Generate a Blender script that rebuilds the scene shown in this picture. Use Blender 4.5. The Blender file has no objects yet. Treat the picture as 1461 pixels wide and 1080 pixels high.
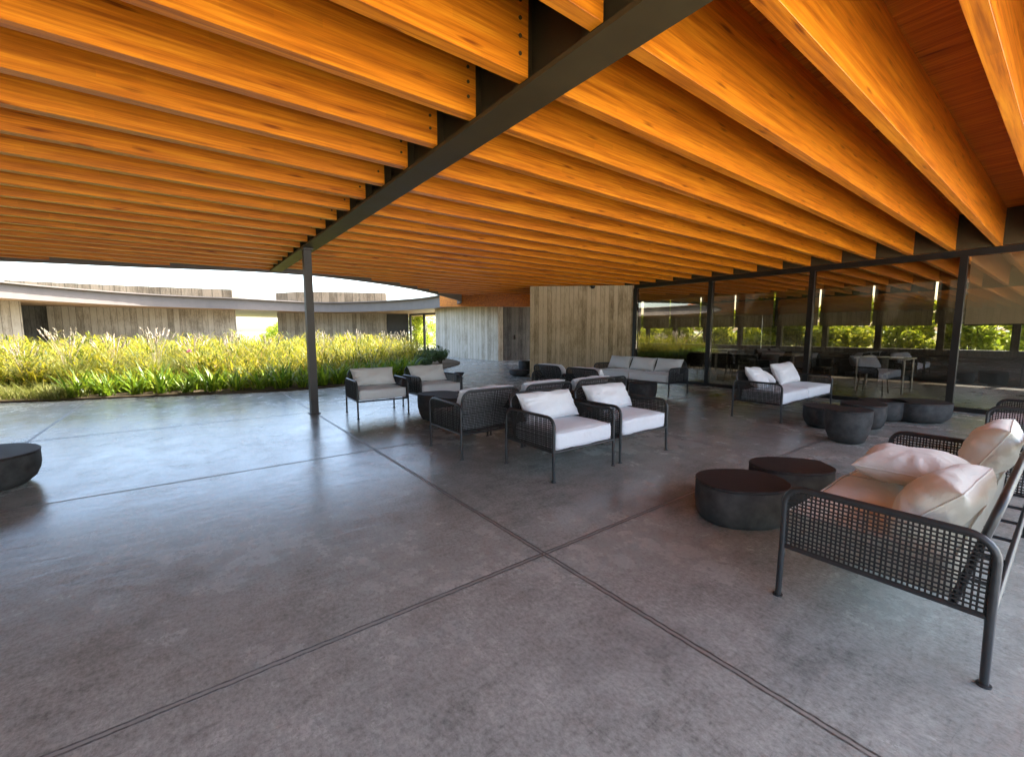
import bpy, bmesh, math, random
import numpy as np
from mathutils import Vector, Matrix, noise

R = math.radians
rnd = random.Random(7)
nprnd = np.random.RandomState(11)
scene = bpy.context.scene
COL = scene.collection
H_EYE = 1.30
Z_BEAM = 2.636          # underside of the glulam beams
Z_DECK = 3.20           # underside of the plank deck

# ------------------------------------------------------------------ materials
class NT:
    """small helper around a node tree"""
    def __init__(self, name):
        self.m = bpy.data.materials.new(name)
        self.m.use_nodes = True
        self.t = self.m.node_tree
        self.t.nodes.clear()
        self.out = self.t.nodes.new('ShaderNodeOutputMaterial')
    def n(self, typ, **kw):
        nd = self.t.nodes.new(typ)
        for k, v in kw.items():
            setattr(nd, k, v)
        return nd
    def l(self, a, b):
        self.t.links.new(a, b)
    def setin(self, nd, **kw):
        for k, v in kw.items():
            s = nd.inputs[k.replace('_', ' ')]
            if hasattr(v, 'node'):
                self.l(v, s)
            else:
                s.default_value = v
        return nd
    def pos(self, scale=(1, 1, 1), obj=False):
        if obj:
            src = self.n('ShaderNodeTexCoord').outputs['Object']
        else:
            src = self.n('ShaderNodeNewGeometry').outputs['Position']
        mp = self.n('ShaderNodeMapping')
        mp.inputs['Scale'].default_value = scale
        self.l(src, mp.inputs['Vector'])
        return mp.outputs['Vector']
    def noise(self, vec, scale=5, detail=4, rough=.55, dist=0.0):
        nd = self.n('ShaderNodeTexNoise')
        self.l(vec, nd.inputs['Vector'])
        nd.inputs['Scale'].default_value = scale
        nd.inputs['Detail'].default_value = detail
        nd.inputs['Roughness'].default_value = rough
        nd.inputs['Distortion'].default_value = dist
        return nd.outputs['Fac']
    def ramp(self, fac, stops):
        nd = self.n('ShaderNodeValToRGB')
        els = nd.color_ramp.elements
        while len(els) < len(stops):
            els.new(.5)
        for e, (p, c) in zip(els, stops):
            e.position = p
            e.color = (*c, 1) if len(c) == 3 else c
        self.l(fac, nd.inputs['Fac'])
        return nd.outputs['Color']
    def mix(self, a, b, fac, blend='MIX'):
        nd = self.n('ShaderNodeMix', data_type='RGBA', blend_type=blend)
        for s, v in ((nd.inputs[0], fac), (nd.inputs[6], a), (nd.inputs[7], b)):
            if hasattr(v, 'node'):
                self.l(v, s)
            elif isinstance(v, (int, float)):
                s.default_value = v
            else:
                s.default_value = (*v, 1)
        return nd.outputs[2]
    def math(self, op, a, b=0.0, c=0.0):
        nd = self.n('ShaderNodeMath', operation=op)
        for s, v in zip(nd.inputs, (a, b, c)):
            if hasattr(v, 'node'):
                self.l(v, s)
            else:
                s.default_value = v
        return nd.outputs[0]
    def remap(self, v, a, b, c, d):
        nd = self.n('ShaderNodeMapRange')
        self.l(v, nd.inputs[0])
        for i, x in enumerate((a, b, c, d)):
            nd.inputs[i + 1].default_value = x
        return nd.outputs[0]
    def bump(self, h, strength=.2, dist=.01):
        nd = self.n('ShaderNodeBump')
        nd.inputs['Strength'].default_value = strength
        nd.inputs['Distance'].default_value = dist
        self.l(h, nd.inputs['Height'])
        return nd.outputs['Normal']
    def principled(self, color, rough=.5, normal=None, spec=.5, metal=0.0):
        p = self.n('ShaderNodeBsdfPrincipled')
        for k, v in (('Base Color', color), ('Roughness', rough), ('Specular IOR Level', spec), ('Metallic', metal)):
            if hasattr(v, 'node'):
                self.l(v, p.inputs[k])
            elif k == 'Base Color':
                p.inputs[k].default_value = (*v, 1)
            else:
                p.inputs[k].default_value = v
        if normal is not None:
            self.l(normal, p.inputs['Normal'])
        return p
    def finish(self, shader):
        self.l(shader.outputs[0] if hasattr(shader, 'outputs') else shader, self.out.inputs['Surface'])
        return self.m


def mat_beam(name, dark, mid, light, axis=0, rough=.38, spec=.35, coat=0.0):
    t = NT(name)
    if axis == 0:
        sc, sc2, sck = (.8, 26, 26), (2.8, 75, 75), (2.6, 15, 15)
    else:
        sc, sc2, sck = (22, .9, 22), (55, 2.5, 55), (9, 1.6, 9)
    g1 = t.noise(t.pos(sc), 1.0, 5, .6, .6)
    g2 = t.noise(t.pos(sc2), 1.0, 3, .6)
    f = t.math('ADD', t.math('MULTIPLY', g1, .60), t.math('MULTIPLY', g2, .40))
    c = t.ramp(f, [(.36, dark), (.50, mid), (.63, light)])
    # lamellas of the glulam: one tint per 4.2 cm lamella and finger-jointed board length
    sep = t.n('ShaderNodeSeparateXYZ')
    t.l(t.n('ShaderNodeNewGeometry').outputs['Position'], sep.inputs[0])
    along, other = (sep.outputs[0], sep.outputs[1]) if axis == 0 else (sep.outputs[1], sep.outputs[0])
    lz = t.math('FLOOR', t.math('DIVIDE', sep.outputs[2], .043))
    lo = t.math('FLOOR', t.math('DIVIDE', other, .13))
    shift = t.math('MULTIPLY', t.math('ADD', lz, t.math('MULTIPLY', lo, 3.7)), .731)
    lx = t.math('FLOOR', t.math('ADD', t.math('DIVIDE', along, .8), shift))
    comb = t.n('ShaderNodeCombineXYZ')
    t.l(lx, comb.inputs[0]); t.l(lo, comb.inputs[1]); t.l(lz, comb.inputs[2])
    wn = t.n('ShaderNodeTexWhiteNoise')
    t.l(comb.outputs[0], wn.inputs['Vector'])
    val = t.remap(wn.outputs['Value'], 0, 1, .90, 1.07)
    hsv = t.n('ShaderNodeHueSaturation')
    t.l(c, hsv.inputs['Color']); t.l(val, hsv.inputs['Value'])
    # knots: sparse dark elongated specks
    vo = t.n('ShaderNodeTexVoronoi')
    kd = t.n('ShaderNodeVectorMath', operation='ADD')
    t.l(t.pos(sck), kd.inputs[0])
    nz = t.n('ShaderNodeTexNoise'); nz.inputs['Scale'].default_value = 9
    sv = t.n('ShaderNodeVectorMath', operation='SCALE'); sv.inputs['Scale'].default_value = .35
    t.l(nz.outputs['Color'], sv.inputs[0]); t.l(sv.outputs[0], kd.inputs[1])
    t.l(kd.outputs[0], vo.inputs['Vector'])
    vo.inputs['Scale'].default_value = 1.15
    sepc = t.n('ShaderNodeSeparateColor'); t.l(vo.outputs['Color'], sepc.inputs[0])
    pick = t.math('GREATER_THAN', sepc.outputs[0], .60)
    near = t.remap(t.math('ADD', vo.outputs['Distance'], t.remap(g2, .3, .7, -.10, .10)), .04, .24, 1, 0)
    k = t.math('MULTIPLY', t.math('MULTIPLY', pick, near), .85)
    c2 = t.mix(hsv.outputs['Color'], (dark[0] * .42, dark[1] * .26, dark[2] * .3), k)
    nrm = t.bump(f, .12, .004)
    p = t.principled(c2, rough, nrm, spec)
    p.inputs['Coat Weight'].default_value = coat
    p.inputs['Coat Roughness'].default_value = .28
    return t.finish(p)


def mat_simple(name, color, rough=.5, spec=.5, metal=0.0, vary=.15, scale=6, bump=.0, stretch=(1, 1, 1)):
    t = NT(name)
    v = t.noise(t.pos(stretch, obj=True), scale, 5, .6)
    c = t.mix(tuple(x * (1 - vary) for x in color), tuple(min(1, x * (1 + vary)) for x in color), t.remap(v, .3, .7, 0, 1))
    r = t.remap(v, .2, .8, max(0, rough - .08), min(1, rough + .08))
    nrm = t.bump(v, bump, .004) if bump else None
    return t.finish(t.principled(c, r, nrm, spec, metal))


def mat_fabric(name, color, blotch=(.55, .42, .30), amount=.35):
    t = NT(name)
    big = t.noise(t.pos(obj=True), 3.2, 4, .6, .4)
    fine = t.noise(t.pos((1, 1, 1), obj=True), 160, 2, .5)
    wr = t.noise(t.pos((1, 1.7, 1.3), obj=True), 9, 3, .55, .7)
    c = t.mix(color, tuple(a * .4 + b * .6 for a, b in zip(blotch, color)), t.math('MULTIPLY', t.remap(big, .5, .72, 0, 1), amount))  # random soft patches of a second tone
    c = t.mix(c, tuple(x * .82 for x in color), t.math('MULTIPLY', fine, .35))
    hgt = t.math('ADD', t.math('MULTIPLY', wr, .9), t.math('MULTIPLY', fine, .06))
    p = t.principled(c, .92, t.bump(hgt, .55, .018), .15)
    p.inputs['Sheen Weight'].default_value = .25
    return t.finish(p)


def mat_board_concrete(name, lo, hi, board=.13, streak=1.0):
    t = NT(name)
    geo = t.n('ShaderNodeTexCoord').outputs['Object']
    sep = t.n('ShaderNodeSeparateXYZ'); t.l(geo, sep.inputs[0])
    bx = t.math('DIVIDE', sep.outputs[0], board)
    idx = t.math('FLOOR', bx)
    wn = t.n('ShaderNodeTexWhiteNoise', noise_dimensions='1D'); t.l(idx, wn.inputs['W'])
    fr = t.math('FRACT', bx)
    edge = t.math('LESS_THAN', t.math('ABSOLUTE', t.math('SUBTRACT', fr, .5)), .462)   # 0 at the seam
    st = t.noise(t.pos((10, 10, 1.5), obj=True), 1, 8, .76, .3)
    st2 = t.noise(t.pos((45, 45, 9), obj=True), 1, 4, .65)
    cl = t.noise(t.pos(obj=True), 1.1, 5, .6)
    f = t.math('ADD', t.math('MULTIPLY', st, .44), t.math('MULTIPLY', st2, .26))
    f = t.math('ADD', f, t.math('MULTIPLY', wn.outputs['Value'], .11))
    f = t.math('ADD', f, t.math('MULTIPLY', cl, .26))
    c = t.ramp(f, [(.40, tuple(x * .55 for x in lo)), (.485, lo), (.56, hi), (.74, tuple(min(1, x * 1.25) for x in hi))])
    c = t.mix(tuple(x * .55 for x in lo), c, t.remap(edge, 0, 1, .15, 1))
    hgt = t.math('ADD', f, t.math('MULTIPLY', edge, .35))
    return t.finish(t.principled(c, .85, t.bump(hgt, .5, .015), .2))


def mat_floor():
    t = NT('polished concrete floor')
    sep = t.n('ShaderNodeSeparateXYZ'); t.l(t.n('ShaderNodeNewGeometry').outputs['Position'], sep.inputs[0])
    wob = t.noise(t.pos(), 14, 2)
    def joint(co, x0, step):
        co = t.math('ADD', co, t.remap(wob, .2, .8, -.004, .004))
        u = t.math('DIVIDE', t.math('SUBTRACT', co, x0), step)
        d = t.math('MULTIPLY', t.math('ABSOLUTE', t.math('SUBTRACT', t.math('FRACT', t.math('ADD', u, .5)), .5)), step)
        cut = t.remap(t.math('ABSOLUTE', t.math('SUBTRACT', d, .0125)), .0035, .0065, 1, 0)   # two saw cuts
        fill = t.remap(d, .009, .011, 1, 0)                                                     # pale mastic between
        return cut, fill
    cx, fx = joint(sep.outputs[0], 1.615, 3.2)
    cy, fy = joint(sep.outputs[1], 1.817, 2.86)
    cut = t.math('MAXIMUM', cx, cy)
    fill = t.math('MAXIMUM', fx, fy)
    big = t.noise(t.pos(), .5, 3, .5)
    tint = t.noise(t.pos((1, 1, 1)), .4, 2, .5)
    mid = t.noise(t.pos((1.25, 1, 1)), 3.0, 9, .72)
    trow = t.noise(t.pos((1.6, 5.0, 1)), 2.2, 7, .68, .5)        # trowel sweeps
    fine = t.noise(t.pos((1.3, 1, 1)), 34, 6, .75)
    spk = t.noise(t.pos(), 210, 2, .5)
    f = t.math('ADD', t.math('MULTIPLY', big, .26), t.math('MULTIPLY', mid, .32))
    f = t.math('ADD', f, t.math('MULTIPLY', fine, .26))
    f = t.math('ADD', f, t.math('MULTIPLY', trow, .16))
    c = t.ramp(f, [(.405, (.205, .214, .188)), (.47, (.315, .328, .290)), (.525, (.388, .404, .358)), (.60, (.49, .508, .452))])
    warm = t.mix(c, (.98, .90, .84), t.math('MULTIPLY', t.remap(tint, .45, .62, 0, 1), .35), 'MULTIPLY')
    c = t.mix(warm, (.55, .55, .55), t.math('MULTIPLY', t.remap(spk, .68, .76, 0, 1), .45))
    c = t.mix(c, (.09, .09, .09), t.math('MULTIPLY', t.remap(spk, .34, .26, 0, 1), .35))
    grit = t.noise(t.pos((1.6, 1, 1)), 40, 9, .78)
    c = t.mix(c, (0, 0, 0), t.math('MULTIPLY', t.remap(grit, .52, .34, 0, 1), .34))
    c = t.mix(c, (.62, .61, .58), t.math('MULTIPLY', t.remap(grit, .54, .70, 0, 1), .28))
    strk = t.noise(t.pos((9, 46, 1)), 1, 6, .7, .6)
    strk2 = t.noise(t.pos((52, 11, 1)), 1, 6, .7, .6)
    c = t.mix(c, (.05, .05, .05), t.math('MULTIPLY', t.remap(strk, .58, .74, 0, 1), .40))
    c = t.mix(c, (.60, .59, .56), t.math('MULTIPLY', t.remap(strk2, .60, .76, 0, 1), .35))
    vd = t.n('ShaderNodeTexVoronoi'); t.l(t.pos((1, 1, 1)), vd.inputs['Vector']); vd.inputs['Scale'].default_value = 7
    vsep = t.n('ShaderNodeSeparateColor'); t.l(vd.outputs['Color'], vsep.inputs[0])
    dot = t.math('MULTIPLY', t.remap(vd.outputs['Distance'], .015, .035, 1, 0), t.math('GREATER_THAN', vsep.outputs[0], .80))
    c = t.mix(c, (.75, .74, .71), t.math('MULTIPLY', dot, .8))
    # thin scratches
    vs = t.n('ShaderNodeTexVoronoi', feature='DISTANCE_TO_EDGE')
    mp = t.pos((1, 1, 1))
    nz = t.n('ShaderNodeTexNoise'); nz.inputs['Scale'].default_value = 1.3; t.l(mp, nz.inputs['Vector'])
    ad = t.n('ShaderNodeVectorMath', operation='ADD'); t.l(mp, ad.inputs[0]); t.l(nz.outputs['Color'], ad.inputs[1])
    t.l(ad.outputs[0], vs.inputs['Vector']); vs.inputs['Scale'].default_value = 1.9
    sc = t.math('MULTIPLY', t.remap(vs.outputs['Distance'], .0, .005, 1, 0), t.remap(mid, .52, .62, 0, 1))
    c = t.mix(c, (.50, .49, .48), t.math('MULTIPLY', sc, .22))
    # soft dark worn patches broken up by the fine grain
    pt = t.noise(t.pos((1, 1, 1)), .75, 4, .6)
    pm = t.math('MULTIPLY', t.remap(pt, .50, .76, 0, 1), t.remap(fine, .38, .60, .1, 1))
    c = t.mix(c, (.13, .13, .135), t.math('MULTIPLY', pm, .60))
    c = t.mix(c, (.26, .24, .21), t.math('MULTIPLY', fill, .7))
    c = t.mix(c, (.045, .038, .032), t.math('MULTIPLY', cut, t.remap(fine, .36, .56, .55, .95)))
    rr = t.math('ADD', t.math('MULTIPLY', mid, .26), t.math('MULTIPLY', big, .22))
    rough = t.math('ADD', t.remap(rr, .14, .34, .13, .36), t.math('MULTIPLY', t.math('MAXIMUM', cut, fill), .18))
    hgt = t.math('ADD', t.math('MULTIPLY', mid, .35), t.math('MULTIPLY', trow, .65))
    hgt = t.math('SUBTRACT', hgt, t.math('MULTIPLY', cut, .6))
    return t.finish(t.principled(c, rough, t.bump(hgt, .26, .012), .55))


def mat_leaf(name, ramp, trans=.45, rough=.5):
    t = NT(name)
    g = t.n('ShaderNodeNewGeometry')
    c = t.ramp(g.outputs['Random Per Island'], ramp)
    v = t.noise(t.pos((1, 1, 1)), 1.3, 3)
    c = t.mix(c, (.50, .58, .45), t.math('MULTIPLY', t.remap(v, .38, .64, 0, 1), .6), 'MULTIPLY')
    p = t.principled(c, rough, None, .3)
    tr = t.n('ShaderNodeBsdfTranslucent'); t.l(c, tr.inputs['Color'])
    mx = t.n('ShaderNodeMixShader'); mx.inputs[0].default_value = trans
    t.l(p.outputs[0], mx.inputs[1]); t.l(tr.outputs[0], mx.inputs[2])
    return t.finish(mx)


def mat_glass(name, tint):
    t = NT(name)
    lw = t.n('ShaderNodeFresnel'); lw.inputs['IOR'].default_value = 1.6
    tr = t.n('ShaderNodeBsdfTransparent'); tr.inputs['Color'].default_value = (*tint, 1)
    gl = t.n('ShaderNodeBsdfGlossy'); gl.inputs['Roughness'].default_value = .004
    gl.inputs['Color'].default_value = (1, 1, 1, 1)
    f = t.math('MINIMUM', t.math('MULTIPLY', lw.outputs[0], 2.1), 1.0)
    mx = t.n('ShaderNodeMixShader')
    t.l(f, mx.inputs[0]); t.l(tr.outputs[0], mx.inputs[1]); t.l(gl.outputs[0], mx.inputs[2])
    return t.finish(mx)


def mat_blind(name, k):
    t = NT(name)
    w = t.noise(t.pos((1, 1, 1)), 2.0, 3)
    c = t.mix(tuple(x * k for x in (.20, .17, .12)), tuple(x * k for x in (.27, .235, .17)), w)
    d = t.n('ShaderNodeBsdfDiffuse'); t.l(c, d.inputs['Color'])
    tl = t.n('ShaderNodeBsdfTranslucent'); t.l(c, tl.inputs['Color'])
    tp = t.n('ShaderNodeBsdfTransparent')
    m1 = t.n('ShaderNodeMixShader'); m1.inputs[0].default_value = .35
    t.l(d.outputs[0], m1.inputs[1]); t.l(tl.outputs[0], m1.inputs[2])
    m2 = t.n('ShaderNodeMixShader'); m2.inputs[0].default_value = .14
    t.l(m1.outputs[0], m2.inputs[1]); t.l(tp.outputs[0], m2.inputs[2])
    return t.finish(m2)


def mat_ground(name, a, b, scale=1.5):
    t = NT(name)
    v = t.noise(t.pos(), scale, 8, .7)
    c = t.ramp(v, [(.35, a), (.65, b)])
    return t.finish(t.principled(c, .95, t.bump(v, .5, .05), .1))


M = {}
M['beam'] = mat_beam('orange stained glulam', (.34, .084, .003), (.59, .170, .006), (.75, .268, .012), rough=.45, spec=.2, coat=.5)
M['deck'] = mat_beam('orange plank ceiling', (.30, .072, .004), (.44, .118, .005), (.56, .165, .008), axis=1, rough=.6, spec=.1)
M['steel'] = mat_simple('dark bronze painted steel', (.058, .040, .016), .5, .2, 0, .2, 4, .05)
M['column_steel'] = mat_simple('grey brown painted column steel', (.060, .052, .045), .5, .4, 0, .15, 4)
M['fascia'] = mat_simple('grey roof edge metal', (.145, .122, .105), .6, .25, 0, .1, 2)
M['soffit'] = mat_beam('tan timber soffit', (.30, .17, .08), (.40, .24, .12), (.46, .29, .16), rough=.5, spec=.2)
M['conc_tan'] = mat_board_concrete('tan board marked concrete', (.38, .285, .165), (.54, .42, .265), .125)
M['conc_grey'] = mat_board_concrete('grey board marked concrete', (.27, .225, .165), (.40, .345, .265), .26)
M['conc_roof'] = mat_board_concrete('dark toned roof concrete', (.105, .098, .072), (.165, .155, .118), .5)  # darker concrete tone so the sunlit parapets keep below white
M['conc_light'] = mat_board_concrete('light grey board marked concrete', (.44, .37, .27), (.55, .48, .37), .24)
M['conc_shade'] = mat_board_concrete('shade darkened board concrete', (.10, .092, .08), (.16, .15, .13), .2)  # concrete copy darkened to paint in the shade on recess and door wall
M['floor'] = mat_floor()
M['frame'] = mat_simple('black brown window frame', (.011, .009, .007), .4, .4, 0, .15, 5)
M['tube'] = mat_simple('charcoal powder coated tube', (.028, .028, .028), .38, .5, 0, .15, 30)
M['cord'] = mat_simple('charcoal woven cord', (.030, .028, .026), .7, .25, 0, .3, 60)
M['white'] = mat_fabric('white outdoor fabric', (.76, .77, .78), (.40, .36, .30), .4)
M['shadefab'] = mat_fabric('shade greyed outdoor fabric', (.70, .69, .66), (.45, .40, .34), .3)  # white fabric greyed, puts the shade on these seats into the colour
M['cream'] = mat_fabric('cream worn outdoor fabric', (.74, .70, .59), (.50, .34, .20), .35)
M['table'] = mat_simple('charcoal cast concrete', (.044, .043, .041), .75, .3, 0, .55, 9, .5)
M['tabletop'] = mat_simple('dark brown charred top', (.030, .025, .023), .62, .35, 0, .55, 11, .4, (1, 4, 1))
M['glass'] = mat_glass('tinted window glass', (.60, .56, .48))
M['glass_clear'] = mat_glass('clear window glass', (.86, .85, .80))
M['blind'] = mat_blind('roller blind screen', .36)  # blind colour lowered to keep the dining room dim
M['blind_lit'] = mat_blind('brightened roller blind screen', 2.6)  # same blind with its colour raised as if lit from the terrace
M['soil'] = mat_ground('garden soil', (.05, .035, .02), (.10, .075, .045), 4)
M['ground'] = mat_ground('dry field', (.16, .17, .06), (.26, .25, .12), .3)
M['gravel'] = mat_ground('pale gravel yard', (.50, .49, .46), (.62, .60, .57), 6)
M['hill'] = mat_ground('far hills', (.20, .26, .22), (.27, .31, .30), .02)
M['reed'] = mat_leaf('yellow green reed leaf', [(.0, (.04, .06, .006)), (.25, (.12, .14, .009)), (.6, (.29, .25, .012)), (.85, (.40, .33, .026)), (1, (.24, .15, .035))], .5)
M['fountain'] = mat_leaf('soft fountain grass blade', [(.0, (.09, .12, .018)), (.5, (.21, .215, .04)), (1, (.34, .30, .09))], .45)
M['strap'] = mat_leaf('strap leaf', [(.0, (.055, .12, .009)), (.6, (.20, .28, .015)), (1, (.34, .37, .028))], .4, .4)
M['plume'] = mat_leaf('grass plume', [(0, (.38, .30, .22)), (1, (.52, .44, .34))], .4)
M['shrubleaf'] = mat_leaf('shrub leaf', [(0, (.04, .08, .02)), (1, (.09, .14, .04))], .3)
M['treeleaf'] = mat_leaf('tree leaf', [(0, (.10, .17, .012)), (.45, (.38, .46, .028)), (1, (.66, .64, .08))], .5)
M['bark'] = mat_simple('tree bark', (.10, .075, .05), .9, .2, 0, .4, 12, .5, (1, 1, .2))
M['flower'] = mat_simple('pink petals', (.40, .12, .15), .6, .3, 0, .2, 20)
M['wall_dark'] = mat_simple('dark painted door', (.05, .048, .045), .5, .3, 0, .15, 3)
M['house'] = mat_simple('pale house wall', (.55, .42, .34), .9, .2, 0, .1, 2)
M['house_roof'] = mat_simple('red tile roof', (.30, .13, .08), .9, .2, 0, .2, 3)
M['white_table'] = mat_simple('white table top', (.7, .68, .64), .35, .5, 0, .05, 4)
M['pole'] = mat_simple('grey timber fence', (.30, .27, .22), .8, .2, 0, .2, 5)

# ------------------------------------------------------------------ mesh helpers
class MB:
    def __init__(self):
        self.v = []; self.f = []; self.s = []
    def add(self, vs, fs, smooth=False):
        o = len(self.v)
        self.v += [tuple(p) for p in vs]
        self.f += [tuple(i + o for i in f) for f in fs]
        self.s += [smooth] * len(fs)
    def box(self, x0, x1, y0, y1, z0, z1):
        self.add([(x0, y0, z0), (x1, y0, z0), (x1, y1, z0), (x0, y1, z0), (x0, y0, z1), (x1, y0, z1), (x1, y1, z1), (x0, y1, z1)],
                 [(0, 3, 2, 1), (4, 5, 6, 7), (0, 1, 5, 4), (1, 2, 6, 5), (2, 3, 7, 6), (3, 0, 4, 7)])
    def prism(self, pts, z0, z1):
        n = len(pts)
        a = sum(pts[i][0] * pts[(i + 1) % n][1] - pts[(i + 1) % n][0] * pts[i][1] for i in range(n))
        if a < 0:
            pts = pts[::-1]
        self.add([(x, y, z0) for x, y in pts] + [(x, y, z1) for x, y in pts],
                 [tuple(range(n))[::-1], tuple(range(n, 2 * n))] + [(i, (i + 1) % n, n + (i + 1) % n, n + i) for i in range(n)])
    def bar(self, a, b, w, h, up=(0, 0, 1)):
        """box strand between two points, w across and h thick"""
        a, b = Vector(a), Vector(b)
        d = (b - a)
        if d.length < 1e-6:
            return
        d.normalize()
        u = Vector(up)
        s = d.cross(u)
        if s.length < 1e-4:
            s = d.cross(Vector((1, 0, 0)))
        s.normalize(); u = s.cross(d).normalized()
        s = s * (w / 2); u = u * (h / 2)
        self.add([a - s - u, a + s - u, a + s + u, a - s + u, b - s - u, b + s - u, b + s + u, b - s + u],
                 [(0, 1, 2, 3), (7, 6, 5, 4), (0, 4, 5, 1), (1, 5, 6, 2), (2, 6, 7, 3), (3, 7, 4, 0)])
    def tube(self, path, r, n=8, cap=True, r2=None):
        path = [Vector(p) for p in path]
        k = len(path)
        rs = [r + ((r2 if r2 is not None else r) - r) * i / max(1, k - 1) for i in range(k)]
        ring = []
        t0 = (path[1] - path[0]).normalized()
        ref = Vector((0, 0, 1)) if abs(t0.z) < .9 else Vector((1, 0, 0))
        nrm = t0.cross(ref).normalized()
        vs = []
        for i, p in enumerate(path):
            if i == 0: t = t0
            elif i == k - 1: t = (path[-1] - path[-2]).normalized()
            else: t = ((path[i + 1] - p).normalized() + (p - path[i - 1]).normalized()).normalized()
            nrm = (nrm - t * nrm.dot(t)).normalized()
            bi = t.cross(nrm)
            for j in range(n):
                a = 2 * math.pi * j / n
                vs.append(p + (nrm * math.cos(a) + bi * math.sin(a)) * rs[i])
        fs = [(i * n + j, i * n + (j + 1) % n, (i + 1) * n + (j + 1) % n, (i + 1) * n + j) for i in range(k - 1) for j in range(n)]
        self.add(vs, fs, True)
        if cap:
            self.add(vs[:n], [tuple(range(n))[::-1]])
            self.add(vs[-n:], [tuple(range(n))])
    def mesh(self, name, mats):
        me = bpy.data.meshes.new(name)
        me.from_pydata(self.v, [], self.f)
        me.polygons.foreach_set('use_smooth', self.s)
        me.materials.append(mats)
        me.update()
        return me
    def build(self, name, mat, parent=None, loc=None):
        o = bpy.data.objects.new(name, self.mesh(name, mat))
        COL.objects.link(o)
        if parent is not None: o.parent = parent
        if loc is not None: o.location = loc
        return o


def tag(o, label=None, cat=None, group=None, kind=None):
    if label: o['label'] = label
    if cat: o['category'] = cat
    if group: o['group'] = group
    if kind: o['kind'] = kind
    return o


def empty(name, loc=(0, 0, 0), rz=0.0):
    o = bpy.data.objects.new(name, None)
    o.empty_display_size = .1
    COL.objects.link(o)
    o.location = loc
    o.rotation_euler = (0, 0, rz)
    return o


def kids(o):
    return [c for c in COL.objects if c.parent == o]


def copy_tree(o, parent=None):
    c = o.copy()
    COL.objects.link(c)
    c.parent = parent
    for ch in kids(o):
        copy_tree(ch, c)
    return c


def np_mesh(name, verts, faces, mat, smooth=False):
    me = bpy.data.meshes.new(name)
    nv, nf, k = len(verts), len(faces), faces.shape[1]
    me.vertices.add(nv)
    me.vertices.foreach_set('co', verts.astype(np.float32).ravel())
    me.loops.add(nf * k)
    me.loops.foreach_set('vertex_index', faces.astype(np.int32).ravel())
    me.polygons.add(nf)
    me.polygons.foreach_set('loop_start', np.arange(0, nf * k, k, dtype=np.int32))
    me.polygons.foreach_set('loop_total', np.full(nf, k, dtype=np.int32))
    if smooth:
        me.polygons.foreach_set('use_smooth', np.ones(nf, dtype=bool))
    me.materials.append(mat)
    me.update(calc_edges=True)
    me.validate()
    return me


def np_obj(name, me, parent=None, loc=None):
    o = bpy.data.objects.new(name, me)
    COL.objects.link(o)
    if parent is not None: o.parent = parent
    if loc is not None: o.location = loc
    return o

# ------------------------------------------------------------------ camera, light, world
cam = bpy.data.cameras.new('camera')
cam.sensor_fit = 'HORIZONTAL'
cam.sensor_width = 36
cam.lens = 613.0 / 1461 * 36
cam.clip_end = 5000
cam.clip_start = .05
co = bpy.data.objects.new('camera', cam)
COL.objects.link(co)
yaw, pit = .64846, .105754
fwd = Vector((math.sin(yaw) * math.cos(pit), math.cos(yaw) * math.cos(pit), -math.sin(pit)))
co.location = (0, 0, H_EYE)
co.rotation_euler = fwd.to_track_quat('-Z', 'Y').to_euler()
scene.camera = co

SUN_DIR = Vector((.96, -.24, 0)).normalized()
EL = R(57)
sv = Vector((SUN_DIR.x * math.cos(EL), SUN_DIR.y * math.cos(EL), math.sin(EL)))
sun = bpy.data.lights.new('sun', 'SUN')
sun.energy = 4.2
sun.angle = R(.5)
sun.color = (1, .96, .90)
so = bpy.data.objects.new('sun', sun)
COL.objects.link(so)
so.rotation_euler = (-sv).to_track_quat('-Z', 'Y').to_euler()
so.location = (30, -10, 40)

w = bpy.data.worlds.new('World')
scene.world = w
w.use_nodes = True
wt = w.node_tree
bg = wt.nodes['Background']
sky = wt.nodes.new('ShaderNodeTexSky')
sky.sky_type = 'NISHITA'
sky.sun_disc = False
sky.sun_elevation = EL
sky.sun_rotation = math.atan2(SUN_DIR.x, SUN_DIR.y)
sky.air_density = 1.0
sky.dust_density = 2.8
sky.ozone_density = .6
wt.links.new(sky.outputs[0], bg.inputs['Color'])
bg.inputs['Strength'].default_value = .15

scene.view_settings.view_transform = 'Standard'
scene.view_settings.look = 'None'
scene.view_settings.exposure = 2.9
scene.view_settings.gamma = 1.0
scene.cycles.max_bounces = 10
scene.cycles.diffuse_bounces = 6
scene.cycles.glossy_bounces = 5
scene.cycles.transparent_max_bounces = 12
scene.cycles.transmission_bounces = 6
scene.cycles.use_denoising = True
scene.cycles.sample_clamp_indirect = 8

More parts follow.
